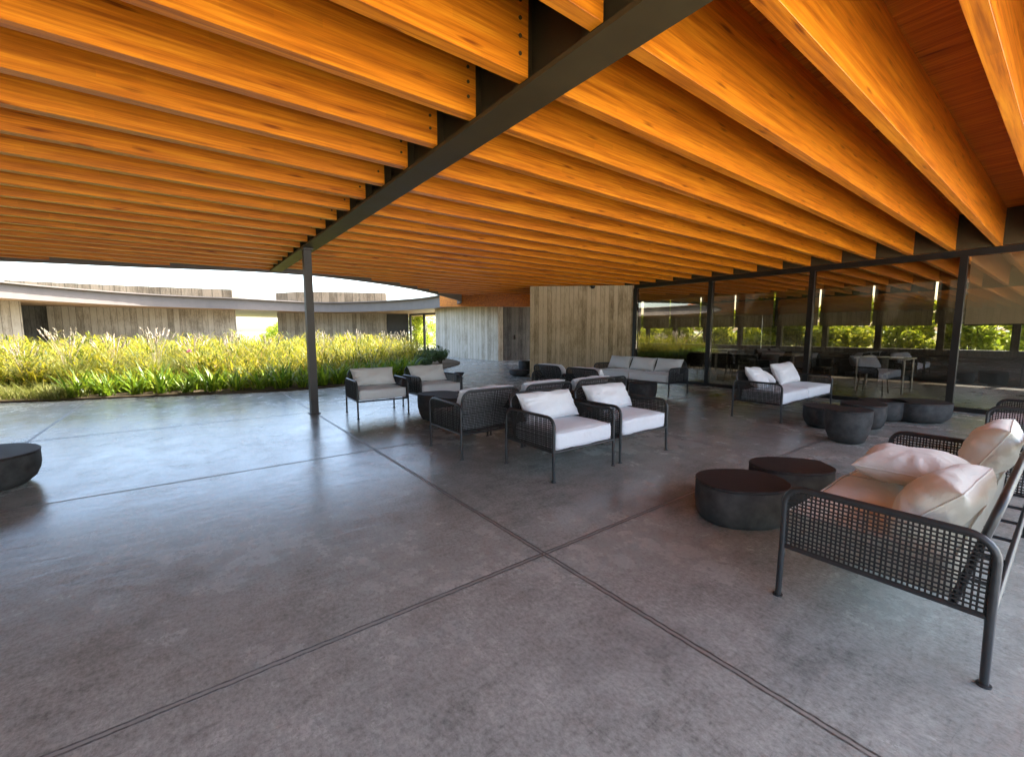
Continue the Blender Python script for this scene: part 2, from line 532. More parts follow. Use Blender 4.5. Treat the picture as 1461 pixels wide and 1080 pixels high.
# ------------------------------------------------------------------ courtyard outline (edge of the roof opening)
CTRL = [(-2.58, 11.96), (-.62, 11.38), (1.0, 10.82), (2.1, 10.68), (3.0, 10.85), (4.27, 11.40), (5.4, 12.1), (6.44, 12.94), (7.75, 14.17),
        (9.0, 15.5), (9.9, 17.2), (10.4, 19.6), (10.4, 22.2), (9.5, 25.3), (7.9, 27.9), (6.1, 28.8), (4.0, 28.4), (2.4, 28.0),
        (.6, 28.0), (-1.6, 27.5), (-3.8, 26.0), (-5.4, 24.2), (-6.9, 21.5), (-7.6, 18.5), (-6.9, 15.4), (-5.0, 13.2)]
def catmull(pts, n):
    out = []
    k = len(pts)
    for i in range(k):
        p0, p1, p2, p3 = (Vector((*pts[(i + j) % k], 0)) for j in (-1, 0, 1, 2))
        for s in range(n):
            t = s / n
            q = .5 * ((2 * p1) + (p2 - p0) * t + (2 * p0 - 5 * p1 + 4 * p2 - p3) * t * t + (3 * p1 - p0 - 3 * p2 + p3) * t ** 3)
            out.append((q.x, q.y))
    return out
OPEN = catmull(CTRL, 5)
CEN = (2.3, 19.5)
def inside(p, poly=OPEN):
    x, y = p; c = False; n = len(poly)
    for i in range(n):
        x1, y1 = poly[i]; x2, y2 = poly[(i + 1) % n]
        if (y1 > y) != (y2 > y) and x < (x2 - x1) * (y - y1) / (y2 - y1) + x1:
            c = not c
    return c
def crossings(y):
    xs = []
    n = len(OPEN)
    for i in range(n):
        x1, y1 = OPEN[i]; x2, y2 = OPEN[(i + 1) % n]
        if (y1 > y) != (y2 > y):
            xs.append((x2 - x1) * (y - y1) / (y2 - y1) + x1)
    return sorted(xs)
def offset(poly, d):
    """move every point of the closed curve d metres away from the courtyard"""
    out = []; n = len(poly)
    for i in range(n):
        a, b = Vector((*poly[i - 1], 0)), Vector((*poly[(i + 1) % n], 0))
        t = (b - a).normalized(); nn = Vector((t.y, -t.x, 0))
        if (Vector((*poly[i], 0)) - Vector((*CEN, 0))).dot(nn) < 0: nn = -nn
        out.append((poly[i][0] + nn.x * d, poly[i][1] + nn.y * d))
    return out

# ------------------------------------------------------------------ ground and floor
g = MB(); g.add([(-2500, -2500, -.30), (2500, -2500, -.30), (2500, 2500, -.30), (-2500, 2500, -.30)], [(0, 1, 2, 3)])
tag(g.build('ground', M['ground']), kind='structure')
g = MB(); g.box(-40, 40, -32, -2.3, -.29, -.02)
tag(g.build('gravel_yard', M['gravel']), kind='structure')
g = MB(); g.box(-22, 16.05, -2.3, 42.6, -.28, 0.0)
tag(g.build('terrace_floor', M['floor']), kind='structure')
g = MB()
gb = offset(OPEN, .0)
g.prism(gb, -.2, .03)
tag(g.build('garden_bed', M['soil']), kind='structure')
# hills on the horizon
g = MB()
n = 160
hv = []
for i in range(n):
    a = math.pi * 2 * i / n
    h = 5 + 6 * noise.noise(Vector((math.cos(a) * 3, math.sin(a) * 3, 2.2))) + 4 * noise.noise(Vector((math.cos(a) * 11, math.sin(a) * 11, 1)))
    hv.append((a, max(3, h)))
vs = []
for rr, k in ((1300, 0), (1500, .55), (1700, 1.0), (2100, 0)):
    vs += [(rr * math.cos(a), rr * math.sin(a), -.3 + h * k) for a, h in hv]
g.add(vs, [(k * n + i, k * n + (i + 1) % n, (k + 1) * n + (i + 1) % n, (k + 1) * n + i) for k in range(3) for i in range(n)], True)
tag(g.build('hills', M['hill']), kind='structure')

# ------------------------------------------------------------------ the pavilion roof
roof = tag(empty('pavilion_roof', (0, 0, 0)), 'wide timber roof with orange glulam beams around an oval courtyard opening', 'roof')
XL, XR, YB, YF = -20.0, 16.0, -1.95, 42.5
def ray_out(p):
    dx, dy = p[0] - CEN[0], p[1] - CEN[1]
    t = 1e9
    if dx > 0: t = min(t, (XR - CEN[0]) / dx)
    if dx < 0: t = min(t, (XL - CEN[0]) / dx)
    if dy > 0: t = min(t, (YF - CEN[1]) / dy)
    if dy < 0: t = min(t, (YB - CEN[1]) / dy)
    return (CEN[0] + dx * t, CEN[1] + dy * t)
inner = offset(OPEN, .05)
N = len(inner)
def ang(p): return math.degrees(math.atan2(p[1] - CEN[1], p[0] - CEN[0]))
near_d, far_d = MB(), MB()
order = list(range(N))
for i in range(N):
    p, q = inner[i], inner[(i + 1) % N]
    op, oq = ray_out(p), ray_out(q)
    am = ang(((p[0] + q[0]) / 2, (p[1] + q[1]) / 2))
    quad = [p, q, oq, op]
    if op[0] != oq[0] and op[1] != oq[1]:
        corner = (XR if max(op[0], oq[0]) > CEN[0] else XL, YF if max(op[1], oq[1]) > CEN[1] else YB)
        quad = [p, q, oq, corner, op]
    if -165 < am < -14:
        near_d.prism(quad, Z_DECK, Z_DECK + .05)
    else:
        far_d.prism(quad, 2.62, Z_DECK - .06)
near_d.build('ceiling_planks', M['deck'], roof)
far_d.build('soffit', M['soffit'], roof)
# fascia ring with projecting top lip
def ring(poly_in, poly_out, z0, z1):
    m = MB(); n = len(poly_in)
    vs = [(x, y, z0) for x, y in poly_in] + [(x, y, z0) for x, y in poly_out] + [(x, y, z1) for x, y in poly_in] + [(x, y, z1) for x, y in poly_out]
    fs = []
    for i in range(n):
        j = (i + 1) % n
        fs += [(i, j, n + j, n + i), (2 * n + i, 3 * n + i, 3 * n + j, 2 * n + j), (i, 2 * n + i, 2 * n + j, j), (n + i, n + j, 3 * n + j, 3 * n + i)]
    m.add(vs, fs, False)
    return m
fas = ring(OPEN, offset(OPEN, .10), 2.585, 3.17).build('fascia', M['fascia'], roof)
ring(offset(OPEN, -.19), offset(OPEN, -.001), 3.13, 3.18).build('drip_edge', M['fascia'], fas)

# sector boundary on the right: beams end on this line
def bound_x(y):
    return 9.88 + (11.95 - y) / 1.45 * 1.92
TH = .075
GX0, GX1 = 1.53, 1.75
def beam(x0, x1, y):
    if x1 - x0 < .3: return
    m = MB()
    b = .0012
    z0 = Z_BEAM
    # lightly eased lower arrises
    pts = [(y, Z_DECK - .002), (y, z0 + b), (y + b, z0), (y + TH - b, z0), (y + TH, z0 + b), (y + TH, Z_DECK - .002)]
    n = len(pts)
    m.add([(x0, a, c) for a, c in pts] + [(x1, a, c) for a, c in pts],
          [tuple(range(n)), tuple(range(n, 2 * n))[::-1]] + [(i, n + i, n + (i + 1) % n, (i + 1) % n) for i in range(n)])
    o = m.build('beam', M['beam'], roof)
    return o
PITCH = .5128
bolts = []
for k in range(-6, 28):
    y = 1.366 + PITCH * k
    if y > 14.2: break
    xs = crossings(y + TH / 2)
    if not xs:
        if y < 10.45:
            o = beam(-14.5, GX0, y)
            bolts.append((o, y))
            beam(GX1, 15.9 if y < 7.2 else min(15.9, bound_x(y)), y)
        elif y < 10.8:
            beam(-14.5, 15.0 if bound_x(y) > 15 else bound_x(y), y)
    else:
        xl, xr = xs[0], xs[-1]
        beam(-14.5, xl - .16, y)
        if xr + .16 < bound_x(y): beam(xr + .16, bound_x(y), y)
# bolts at the girder end of each left beam
for o, y in bolts:
    m = MB()
    for j in range(5):
        zc = Z_BEAM + .10 + .085 * j
        c = (GX0 - .055, y - .004, zc)
        m.tube([(c[0], y + .002, zc), (c[0], y - .006, zc)], .010, 8)
    m.build('bolts', M['steel'], o)
# cross-beam whose broad face closes the far side of the near bay
P1, P2 = Vector((9.25, 17.6)), Vector((14.2, 13.88))
d = (P2 - P1).normalized(); nn = Vector((-d.y, d.x))
m = MB(); m.prism([tuple(P1), tuple(P2), tuple(P2 + nn * .15), tuple(P1 + nn * .15)], 2.47, Z_DECK - .004)
m.build('cross_beam', M['beam'], roof)
# steel girder: I section with stiffener plates
m = MB()
gy1 = 10.55
m.box(GX0, GX1, YB, gy1, 2.606, 2.632)
m.box(1.630, 1.650, YB, gy1, 2.6325, Z_DECK - .03)
m.box(GX0 + .02, GX1 - .02, YB, gy1, Z_DECK - .029, Z_DECK - .003)
gir = m.build('girder', M['steel'], roof)
m = MB()
for k in range(-6, 18):
    y = 1.366 + PITCH * k
    m.box(GX0 + .004, 1.629, y + TH + .012, y + TH + .024, 2.633, Z_DECK - .035)
    m.box(1.651, GX1 - .004, y + TH + .012, y + TH + .024, 2.633, Z_DECK - .035)
    m.box(GX0 + .012, GX0 + .026, y + TH + .0245, y + TH + .06, 2.633, Z_DECK - .035)
m.build('stiffener_plates', M['steel'], gir)
# edge girder over the glass wall, between the beam ends
m = MB()
for k in range(-6, 13):
    y = 1.366 + PITCH * k
    m.box(10.13, 10.19, y + TH + .001, y + PITCH - .001, Z_BEAM + .006, Z_DECK - .004)
m.build('edge_plate', M['steel'], roof)

# parapet drums above the far roof
def arc_wall(pts, z0, z1, th):
    m = MB()
    q = offset(pts, th) if False else None
    n = len(pts)
    back = []
    for i in range(n):
        a = Vector((*pts[max(0, i - 1)], 0)); b = Vector((*pts[min(n - 1, i + 1)], 0))
        t = (b - a).normalized(); nn = Vector((-t.y, t.x, 0))
        back.append((pts[i][0] + nn.x * th, pts[i][1] + nn.y * th))
    for i in range(n - 1):
        m.prism([pts[i], pts[i + 1], back[i + 1], back[i]], z0, z1)
    return m
dr = arc_wall([(-7.2, 33.55), (-4.3, 33.35), (-2.0, 33.1), (.3, 32.7), (2.5, 32.2)], 3.14, 3.98, 3.0).build('roof_parapet', M['conc_roof'])
tag(dr, 'long pale board marked concrete parapet above the far roof, left of the gap', 'parapet', 'concrete parapets on the far roof')
dr2 = arc_wall([(5.9, 38.6), (7.0, 36.4), (8.6, 35.2), (10.6, 34.2), (12.8, 33.3)], 3.14, 4.40, 3.0).build('roof_parapet', M['conc_roof'])
tag(dr2, 'shorter pale concrete parapet above the far roof, just behind the steel column', 'parapet', 'concrete parapets on the far roof')

# ------------------------------------------------------------------ steel column
colo = tag(empty('steel_column', (1.60, 7.43, 0)), 'slim dark steel column standing between the garden and the terrace chairs', 'column')
m = MB(); m.box(-.055, .055, -.065, .065, .012, 2.58); m.build('shaft', M['column_steel'], colo)
m = MB(); m.box(-.08, .08, -.09, .09, 0.0, .012); m.build('base_plate', M['column_steel'], colo)
m = MB(); m.box(-.075, .075, -.11, .11, 2.58, 2.605); m.build('cap_plate', M['column_steel'], colo)

# ------------------------------------------------------------------ concrete walls
def wall(p, q, th, z0, z1, mat, label, cat='wall', group=None, name='concrete_wall'):
    """wall of local X along p->q, thickness away from the camera side"""
    p, q = Vector((*p, 0)), Vector((*q, 0))
    L = (q - p).length
    o = empty(name, p, math.atan2(q.y - p.y, q.x - p.x))
    m = MB(); m.box(0, L, 0, th, z0, z1)
    ob = m.mesh(name, mat)
    COL.objects.unlink(o); bpy.data.objects.remove(o)
    ob = bpy.data.objects.new(name, ob); COL.objects.link(ob)
    ob.location = p; ob.rotation_euler = (0, 0, math.atan2(q.y - p.y, q.x - p.x))
    tag(ob, label, cat, group)
    return ob
GW = 'board marked concrete walls around the courtyard'
wall((8.02, 9.72), (10.17, 7.72), 1.1, 0, 2.628, M['conc_tan'], 'large tan board marked concrete wall block beside the glass wall', group=GW)
wall((11.22, 21.9), (11.55, 16.3), .3, 0, 2.615, M['conc_light'], 'light grey concrete wall at the far end of the covered walkway', group=GW)
dw = wall((11.87, 16.32), (15.9, 15.6), .3, 0, 2.9, M['conc_shade'], 'shade darkened concrete wall with a flush door beside the walkway wall', group=GW)
m = MB(); m.box(.55, .60, -.05, -.001, 1.0, 1.2); m.build('door_handle', M['frame'], dw)
wall((-5.35, 30.9), (2.45, 30.1), .4, 0, 2.615, M['conc_grey'], 'long grey brown concrete wall behind the tall grass, left of the gap', group=GW)
wall((4.95, 32.2), (11.25, 29.3), .4, 0, 2.615, M['conc_grey'], 'grey concrete wall behind the grass just beyond the steel column', group=GW)
wall((-9.5, 26.0), (-5.40, 26.97), .5, 0, 2.615, M['conc_grey'], 'pale concrete wall end at the left edge, lit by sun', group=GW)
wall((-8.0, 31.4), (-5.36, 31.2), .4, 0, 2.615, M['conc_shade'], 'concrete recess wall coloured dark as shade between the two left walls', group=GW)
dd = wall((11.3, 29.4), (12.6, 28.7), .2, 0, 2.615, M['wall_dark'], 'dark entrance panel beside the far glazed screen', cat='door', name='entrance_panel')
# far glazed screen
gs = tag(empty('glazed_screen', (12.62, 28.6, 0), math.atan2(-3.4, .9)), 'far glazed screen with dark posts opening onto bright greenery', 'glazed screen')
sw = 4.4
m = MB(); m.box(0, sw, 0, .10, 2.50, 2.612); m.build('head_rail', M['frame'], gs)
m = MB(); m.box(0, sw, 0, .10, 0.0, .08); m.build('sill_rail', M['frame'], gs)
for xx, ww in ((.0, .14), (1.45, .16), (2.75, .26), (sw - .14, .14)):
    m = MB(); m.box(xx, xx + ww, 0, .10, .081, 2.499); m.build('post', M['frame'], gs)
# small dome camera under the ceiling on the block
dc = tag(empty('dome_camera', (9.32, 8.50, 2.628)), 'small black dome camera at the top of the tan concrete block', 'camera')
m = MB()
prof = [(.0, -.085), (.035, -.08), (.058, -.06), (.066, -.03), (.066, -.012)]
seg = 14
vs = []
for r_, z_ in prof:
    vs += [(r_ * math.cos(2 * math.pi * j / seg), r_ * math.sin(2 * math.pi * j / seg), z_) for j in range(seg)]
m.add(vs, [(i * seg + j, i * seg + (j + 1) % seg, (i + 1) * seg + (j + 1) % seg, (i + 1) * seg + j) for i in range(len(prof) - 1) for j in range(seg)], True)
m.build('lens_dome', M['frame'], dc)
m = MB(); m.tube([(0, 0, -.012), (0, 0, .006)], .075, 16); m.build('mount_ring', M['frame'], dc)

# ------------------------------------------------------------------ glass wall
GXW = 10.19
gw = tag(empty('glass_wall', (GXW, 3.3, 0)), 'full height glass wall in dark frames with dim dining room behind', 'glass wall')
y0g, y1g = -3.6 - 3.3, 7.70 - 3.3
m = MB(); m.box(-.05, .05, y0g, y1g, 2.53, Z_BEAM - .004); m.build('head_rail', M['frame'], gw)
m = MB(); m.box(-.05, .05, y0g, y1g, 0.0, .075); m.build('sill_rail', M['frame'], gw)
mull = [7.66, 5.485, 3.378, 1.255, -.87, -3.0]
for yy in mull:
    m = MB(); m.box(-.07, .06, yy - .045 - 3.3, yy + .045 - 3.3, .0755, 2.5295)
    m.build('mullion', M['frame'], gw)
for a, b in zip(mull[:-1], mull[1:]):
    m = MB(); m.box(-.006, .006, b + .0455 - 3.3, a - .0455 - 3.3, .076, 2.529)
    m.build('glass_pane', M['glass_clear'] if a < 1.5 else M['glass'], gw)
# ------------------------------------------------------------------ dining room behind the glass
XW = 16.0
iw = tag(empty('window_wall', (XW, 5, 0)), 'far window wall of the dining room with a low sill', 'window wall')
m = MB(); m.box(-.1, .1, -8.6, 8, 0, .86); m.build('sill_wall', M['wall_dark'], iw)
m = MB(); m.box(-.1, .1, -8.6, 8, 2.66, Z_DECK - .01); m.build('head_panel', M['wall_dark'], iw)
wy = [2.39 + 1.3 * k for k in range(-5, 8)]
for yy in wy:
    m = MB(); m.box(-.07, .07, yy - .20 - 5, yy - .06 - 5, .861, 2.659); m.build('mullion', M['frame'], iw)
bl = None
for i, yy in enumerate(wy[:-1]):
    b = MB()
    zb = 1.53 + .02 * math.sin(i * 2.1)
    b.box(15.80, 15.806, yy + .035, yy + 1.285, zb, 2.64)
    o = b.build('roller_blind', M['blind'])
    place = ['first', 'second', 'third', 'fourth', 'fifth', 'sixth', 'seventh', 'eighth', 'ninth', 'tenth', 'eleventh', 'twelfth'][11 - i]
    tag(o, 'brown roller blind half down in the dining room windows, %s from the tan block' % place, 'blind', 'roller blinds in the far windows')
    r_ = MB(); r_.box(15.795, 15.812, yy + .035, yy + 1.285, zb - .022, zb - .0005); r_.build('bottom_bar', M['frame'], o)
# blind behind the nearest glass pane, its colour brightened as if lit
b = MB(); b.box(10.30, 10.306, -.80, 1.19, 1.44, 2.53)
o = tag(b.build('roller_blind', M['blind_lit']), 'large brown screen blind, brightened to look lit, behind the rightmost glass pane', 'blind')
r_ = MB(); r_.box(10.295, 10.312, -.80, 1.19, 1.418, 1.4395); r_.build('bottom_bar', M['frame'], o)
m = MB(); m.box(10.26, 15.9, -3.0, 11.6, .003, .012)  # dark sheet added over the floor to dim the whole room
tag(m.build('dining_room_floor', mat_simple('darkened room floor', (.045, .04, .034), .3, .5, 0, .25, 2)), kind='structure')
# dining room end walls
m = MB(); m.box(10.3, 15.8, 11.6, 11.8, 0, Z_DECK - .01)
tag(m.build('end_wall', M['wall_dark']), 'dark end wall of the dining room behind the concrete block', 'wall')

dt = tag(empty('dining_table', (0, 0, 0)), '', 'table', 'dining tables behind the glass')
m = MB(); m.box(-.45, .45, -.45, .45, .72, .75); m.build('table_top', M['white_table'], dt)
for sx in (-1, 1):
    for sy in (-1, 1):
        m = MB(); m.tube([(sx * .40, sy * .40, 0), (sx * .40, sy * .40, .72)], .018, 8); m.build('leg', M['white_table'], dt)
dcz = tag(empty('dining_chair', (0, 0, 0)), '', 'chair', 'dining chairs behind the glass')
m = MB(); m.box(-.22, .22, -.22, .22, .43, .47); m.build('seat', M['wall_dark'], dcz)
m = MB()
for i in range(9):
    a0 = math.pi * (i / 8)
    if i < 8:
        a1 = math.pi * ((i + 1) / 8)
        m.prism([(.24 * math.cos(a0), .06 + .17 * math.sin(a0)), (.24 * math.cos(a1), .06 + .17 * math.sin(a1)), (.225 * math.cos(a1), .06 + .155 * math.sin(a1)), (.225 * math.cos(a0), .06 + .155 * math.sin(a0))], .47, .78)
m.build('backrest', M['wall_dark'], dcz)
for sx in (-1, 1):
    for sy in (-1, 1):
        m = MB(); m.tube([(sx * .22, sy * .22, 0), (sx * .18, sy * .18, .43)], .012, 6); m.build('leg', M['pole'], dcz)
TB = [(12.0, 6.4, 'nearest the tan concrete block'), (12.2, 4.6, 'behind the second glass pane'), (12.4, 2.6, 'behind the white bench sofa'), (14.2, 7.2, 'by the far window near the block')]
CH = [(12.0, 5.65, 0, 'pushed in between the first two tables'), (11.3, 6.4, 90, 'closest to the concrete block'), (11.45, 4.6, 90, 'behind the second glass pane, facing the window'),
      (12.2, 3.8, 0, 'between the second and third tables'), (11.6, 2.6, 90, 'behind the white bench sofa'), (14.2, 6.4, 0, 'at the table by the far window')]
for i, (x, y, s) in enumerate(TB):
    o = dt if i == 0 else copy_tree(dt)
    o.location = (x, y, .012); o['label'] = 'pale square dining table seen through the glass, ' + s
for i, (x, y, a, s) in enumerate(CH):
    o = dcz if i == 0 else copy_tree(dcz)
    o.location = (x, y, .012); o.rotation_euler.z = R(a); o['label'] = 'dark tub dining chair seen through the glass, ' + s

# ------------------------------------------------------------------ woven lounge furniture
def cushion_mesh(w, d, h, r, bulge, mat, seed, nx=14, ny=12, nz=6):
    bm = bmesh.new()
    bmesh.ops.create_cube(bm, size=2)
    bmesh.ops.subdivide_edges(bm, edges=bm.edges[:], cuts=11, use_grid_fill=True)
    off = Vector((seed * 3.1, seed * 1.7, seed))
    for v in bm.verts:
        p = v.co
        q = Vector((p.x * w / 2, p.y * d / 2, p.z * h / 2))
        # spread loops so that some sit in the rounding
        def warp(t):
            return math.copysign(abs(t) ** .75, t)
        q = Vector((warp(p.x) * w / 2, warp(p.y) * d / 2, warp(p.z) * h / 2))
        inn = Vector((max(-w / 2 + r, min(w / 2 - r, q.x)), max(-d / 2 + r, min(d / 2 - r, q.y)), max(-h / 2 + r, min(h / 2 - r, q.z))))
        dv = q - inn
        if dv.length > 1e-6:
            q = inn + dv.normalized() * r
        fx, fy = 1 - p.x ** 2, 1 - p.y ** 2
        if p.z > 0:
            q.z += bulge * fx * fy
        q += Vector((noise.noise(q * 5 + off), noise.noise(q * 5 + off * 2), noise.noise(q * 7 + off * 3))) * .008
        v.co = q
    # piping round the top and bottom edge
    for zz in (h / 2 - r * .22, -h / 2 + r * .22):
        loop = []
        o_ = r * .22
        for k, (cx, cy) in enumerate(((1, -1), (1, 1), (-1, 1), (-1, -1))):
            for q in range(6):
                a = -math.pi / 2 + k * math.pi / 2 + q / 5 * math.pi / 2
                loop.append(Vector((cx * (w / 2 - r) + (r - o_ * .6) * math.cos(a), cy * (d / 2 - r) + (r - o_ * .6) * math.sin(a), zz)))
        dense = []
        for i in range(len(loop)):
            p_, q_ = loop[i], loop[(i + 1) % len(loop)]
            ns_ = max(1, int((q_ - p_).length / .03))
            for j in range(ns_):
                dense.append(p_.lerp(q_, j / ns_))
        dense = [q + Vector((noise.noise(q * 5 + off), noise.noise(q * 5 + off * 2), noise.noise(q * 7 + off * 3))) * .008 for q in dense]
        sm_ = MB(); sm_.tube(dense + dense[:2], .0042, 6, False)
        ids = [bm.verts.new(p) for p in sm_.v]
        for fc_ in sm_.f:
            bm.faces.new([ids[i] for i in fc_])
    for f in bm.faces: f.smooth = True
    me = bpy.data.meshes.new('cushion'); bm.to_mesh(me); bm.free()
    me.materials.append(mat)
    return me


def pillow_mesh(w, h, t, mat, seed, n=44):
    """soft filled cushion: X width, Z height (bottom edge at z=0), Y thickness"""
    vs, fs = [], []
    off = Vector((seed * 2.3, seed * 5.1, seed * 1.1))
    def pt(u, v, side):
        pin = .075
        x = w / 2 * u * (1 - pin * (1 - v * v) * abs(u) ** 2)
        z = h / 2 * v * (1 - pin * (1 - u * u) * abs(v) ** 2)
        body = max(0, (1 - abs(u) ** 2.6)) * max(0, (1 - abs(v) ** 2.6))
        th = t / 2 * body ** .42
        q = Vector((x, 0, z))
        # gathers that run from the seams inward
        edge = max(abs(u), abs(v))
        a = math.atan2(v, u)
        g = noise.noise(Vector((a * 5.5, edge * .8, side * 3)) + off) * .022 * edge ** 2 * body ** .25 + noise.noise(Vector((u * 5 + v * 2, v * 4 - u * 2, side)) + off) * .004 * body ** .4
        lump = noise.noise(Vector((u * 1.6, v * 1.6, side * 2)) + off) * .028 * body ** .5
        return Vector((x, side * (th + g + lump * .8), z + h / 2 + noise.noise(Vector((u * 2, v * 2, 4)) + off) * .012))
    for side in (-1, 1):
        o = len(vs)
        for j in range(n + 1):
            for i in range(n + 1):
                u = math.sin((i / n * 2 - 1) * math.pi / 2); v = math.sin((j / n * 2 - 1) * math.pi / 2)
                vs.append(pt(u, v, side))
        for j in range(n):
            for i in range(n):
                a = o + j * (n + 1) + i
                f = (a, a + 1, a + n + 2, a + n + 1)
                fs.append(f if side < 0 else f[::-1])
    me = bpy.data.meshes.new('pillow')
    me.from_pydata(vs, [], fs)
    bm = bmesh.new(); bm.from_mesh(me)
    bmesh.ops.remove_doubles(bm, verts=bm.verts[:], dist=.0015)
    # corded seam round the edge
    loop = []
    for q in range(4 * 24):
        k, fr = q // 24, (q % 24) / 24 * 2 - 1
        u, v = ((fr, -1), (1, fr), (-fr, 1), (-1, -fr))[k]
        loop.append(pt(u, v, 1))
    sm_ = MB(); sm_.tube(loop + [loop[0], loop[1]], .0042, 6, False)
    ids = [bm.verts.new(p) for p in sm_.v]
    for fc_ in sm_.f:
        bm.faces.new([ids[i] for i in fc_])
    for f in bm.faces: f.smooth = True
    bm.to_mesh(me); bm.free()
    me.materials.append(mat)
    return me


def raw(name, me, parent, loc=(0, 0, 0), rot=(0, 0, 0)):
    o = bpy.data.objects.new(name, me)
    COL.objects.link(o)
    if parent is not None: o.parent = parent
    o.location = loc; o.rotation_euler = rot
    return o


def woven_seat(name, W, cushions, pillows, fabric, seed, D=.69, ARM=.565, RAIL=.262, BACK=.70):
    """lounge frame facing -Y: bent tube arms, woven cord panels, loose cushions.
    pillows: list of (x, width, height, thickness, lean, yaw)"""
    rs = random.Random(seed)
    root = empty(name)
    rad, rt = .085, .0145
    yf, yr = -D / 2, D / 2
    for s in (-1, 1):
        x = s * (W / 2 - rt)
        # arm: front corner arc, top, rear corner arc
        path = [(x, yf, RAIL)]
        for i in range(7):
            a = math.pi - math.pi / 2 * i / 6
            path.append((x, yf + rad + rad * math.cos(a), ARM - rad + rad * math.sin(a)))
        for i in range(7):
            a = math.pi / 2 - math.pi / 2 * i / 6
            path.append((x, yr - rad + rad * math.cos(a), ARM - rad + rad * math.sin(a)))
        path.append((x, yr, RAIL))
        m = MB(); m.tube(path, rt, 8)
        m.tube([(x, yf, RAIL), (x, yr, RAIL)], .010, 8)
        arm = m.build('arm_frame', M['tube'], root)
        m = MB()
        pitch = .0178
        ny = int((D - .03) / pitch)
        for i in range(ny + 1):
            y = yf + .018 + (D - .036) * i / ny + rs.uniform(-.0016, .0016)
            e = min(y - yf, yr - y)
            top = ARM if e > rad else ARM - rad + math.sqrt(max(0, rad * rad - (rad - e) ** 2))
            m.bar((x - .0025, y, RAIL), (x - .0025 + rs.uniform(-.002, .002), y + rs.uniform(-.002, .002), top), .0066, .004, (1, 0, 0))
        nz = int((ARM - RAIL - .02) / pitch)
        for i in range(nz + 1):
            z = RAIL + .014 + (ARM - RAIL - .028) * i / nz + rs.uniform(-.0015, .0015)
            e = ARM - z
            ins = 0 if e > rad else rad - math.sqrt(max(0, rad * rad - (rad - e) ** 2))
            m.bar((x + .0025, yf + ins, z), (x + .0025, yr - ins, z + rs.uniform(-.003, .003)), .0066, .004, (1, 0, 0))
        m.build('woven_panel', M['cord'], arm)
        for yy, sg in ((yf, -1), (yr, 1)):
            m = MB(); m.tube([(x, yy + sg * .004, .004), (x, yy, RAIL)], rt * .92, 8, True, rt); lg = m.build('leg', M['tube'], root)
            m = MB(); m.tube([(x, yy + sg * .004, 0), (x, yy + sg * .004, .008)], rt * 1.5, 10); m.build('foot_pad', M['tube'], lg)
    # rails round the seat
    m = MB()
    m.tube([(-W / 2 + rt, yf, RAIL), (W / 2 - rt, yf, RAIL)], .0125, 8)
    m.tube([(-W / 2 + rt, yr, RAIL), (W / 2 - rt, yr, RAIL)], .0125, 8)
    nsl = max(3, int(W / .32))
    for i in range(1, nsl):
        xx = -W / 2 + W * i / nsl
        m.tube([(xx, yf, RAIL), (xx, yr, RAIL)], .009, 6)
    m.build('seat_rail', M['tube'], root)
    # back frame: rounded top corners, leaning
    yb, yt = yr - .10, yr - .005
    hb = BACK - RAIL
    def bp(x, s):
        k = s / hb
        return (x, yb + (yt - yb) * k, RAIL + s)
    wb = W / 2 - .045
    br = .095
    path = [bp(-wb, 0)]
    for i in range(7):
        a = math.pi - math.pi / 2 * i / 6
        path.append(bp(-wb + br + br * math.cos(a), hb - br + br * math.sin(a)))
    for i in range(7):
        a = math.pi / 2 - math.pi / 2 * i / 6
        path.append(bp(wb - br + br * math.cos(a), hb - br + br * math.sin(a)))
    path.append(bp(wb, 0))
    m = MB(); m.tube(path, rt, 8)
    m.tube([bp(-wb, 0), bp(wb, 0)], .011, 8)
    bf = m.build('back_frame', M['tube'], root)
    m = MB()
    nxs = int(2 * wb / .0178)
    for i in range(nxs + 1):
        x = -wb + .012 + (2 * wb - .024) * i / nxs + rs.uniform(-.0016, .0016)
        e = min(x + wb, wb - x)
        top = hb if e > br else hb - br + math.sqrt(max(0, br * br - (br - e) ** 2))
        a, b = Vector(bp(x, 0)), Vector(bp(x + rs.uniform(-.002, .002), top))
        m.bar(a, b, .0066, .004, (0, 1, 0))
    nzs = int(hb / .0178)
    for i in range(1, nzs):
        s_ = hb * i / nzs + rs.uniform(-.0015, .0015)
        e = hb - s_
        ins = 0 if e > br else br - math.sqrt(max(0, br * br - (br - e) ** 2))
        a, b = Vector(bp(-wb + ins, s_)), Vector(bp(wb - ins, s_ + rs.uniform(-.003, .003)))
        a.y += .005; b.y += .005
        m.bar(a, b, .0066, .004, (0, 1, 0))
    m.build('woven_panel', M['cord'], bf)
    # seat cushions
    cw = (W - .075) / cushions
    for i in range(cushions):
        x = -W / 2 + .0375 + cw * (i + .5)
        me = cushion_mesh(cw - .008, D - .10, .155, .035, .022, fabric, seed + i)
        raw('seat_cushion', me, root, (x, -.055, RAIL + .014 + .0775), (0, 0, 0))
    for i, (x, pw, ph, pt, y, lean, yw) in enumerate(pillows):
        me = pillow_mesh(pw, ph, pt, fabric, seed * 1.3 + i)
        raw('back_cushion', me, root, (x, y, .452), (R(-lean), R(yw * .4), R(yw)))
    return root


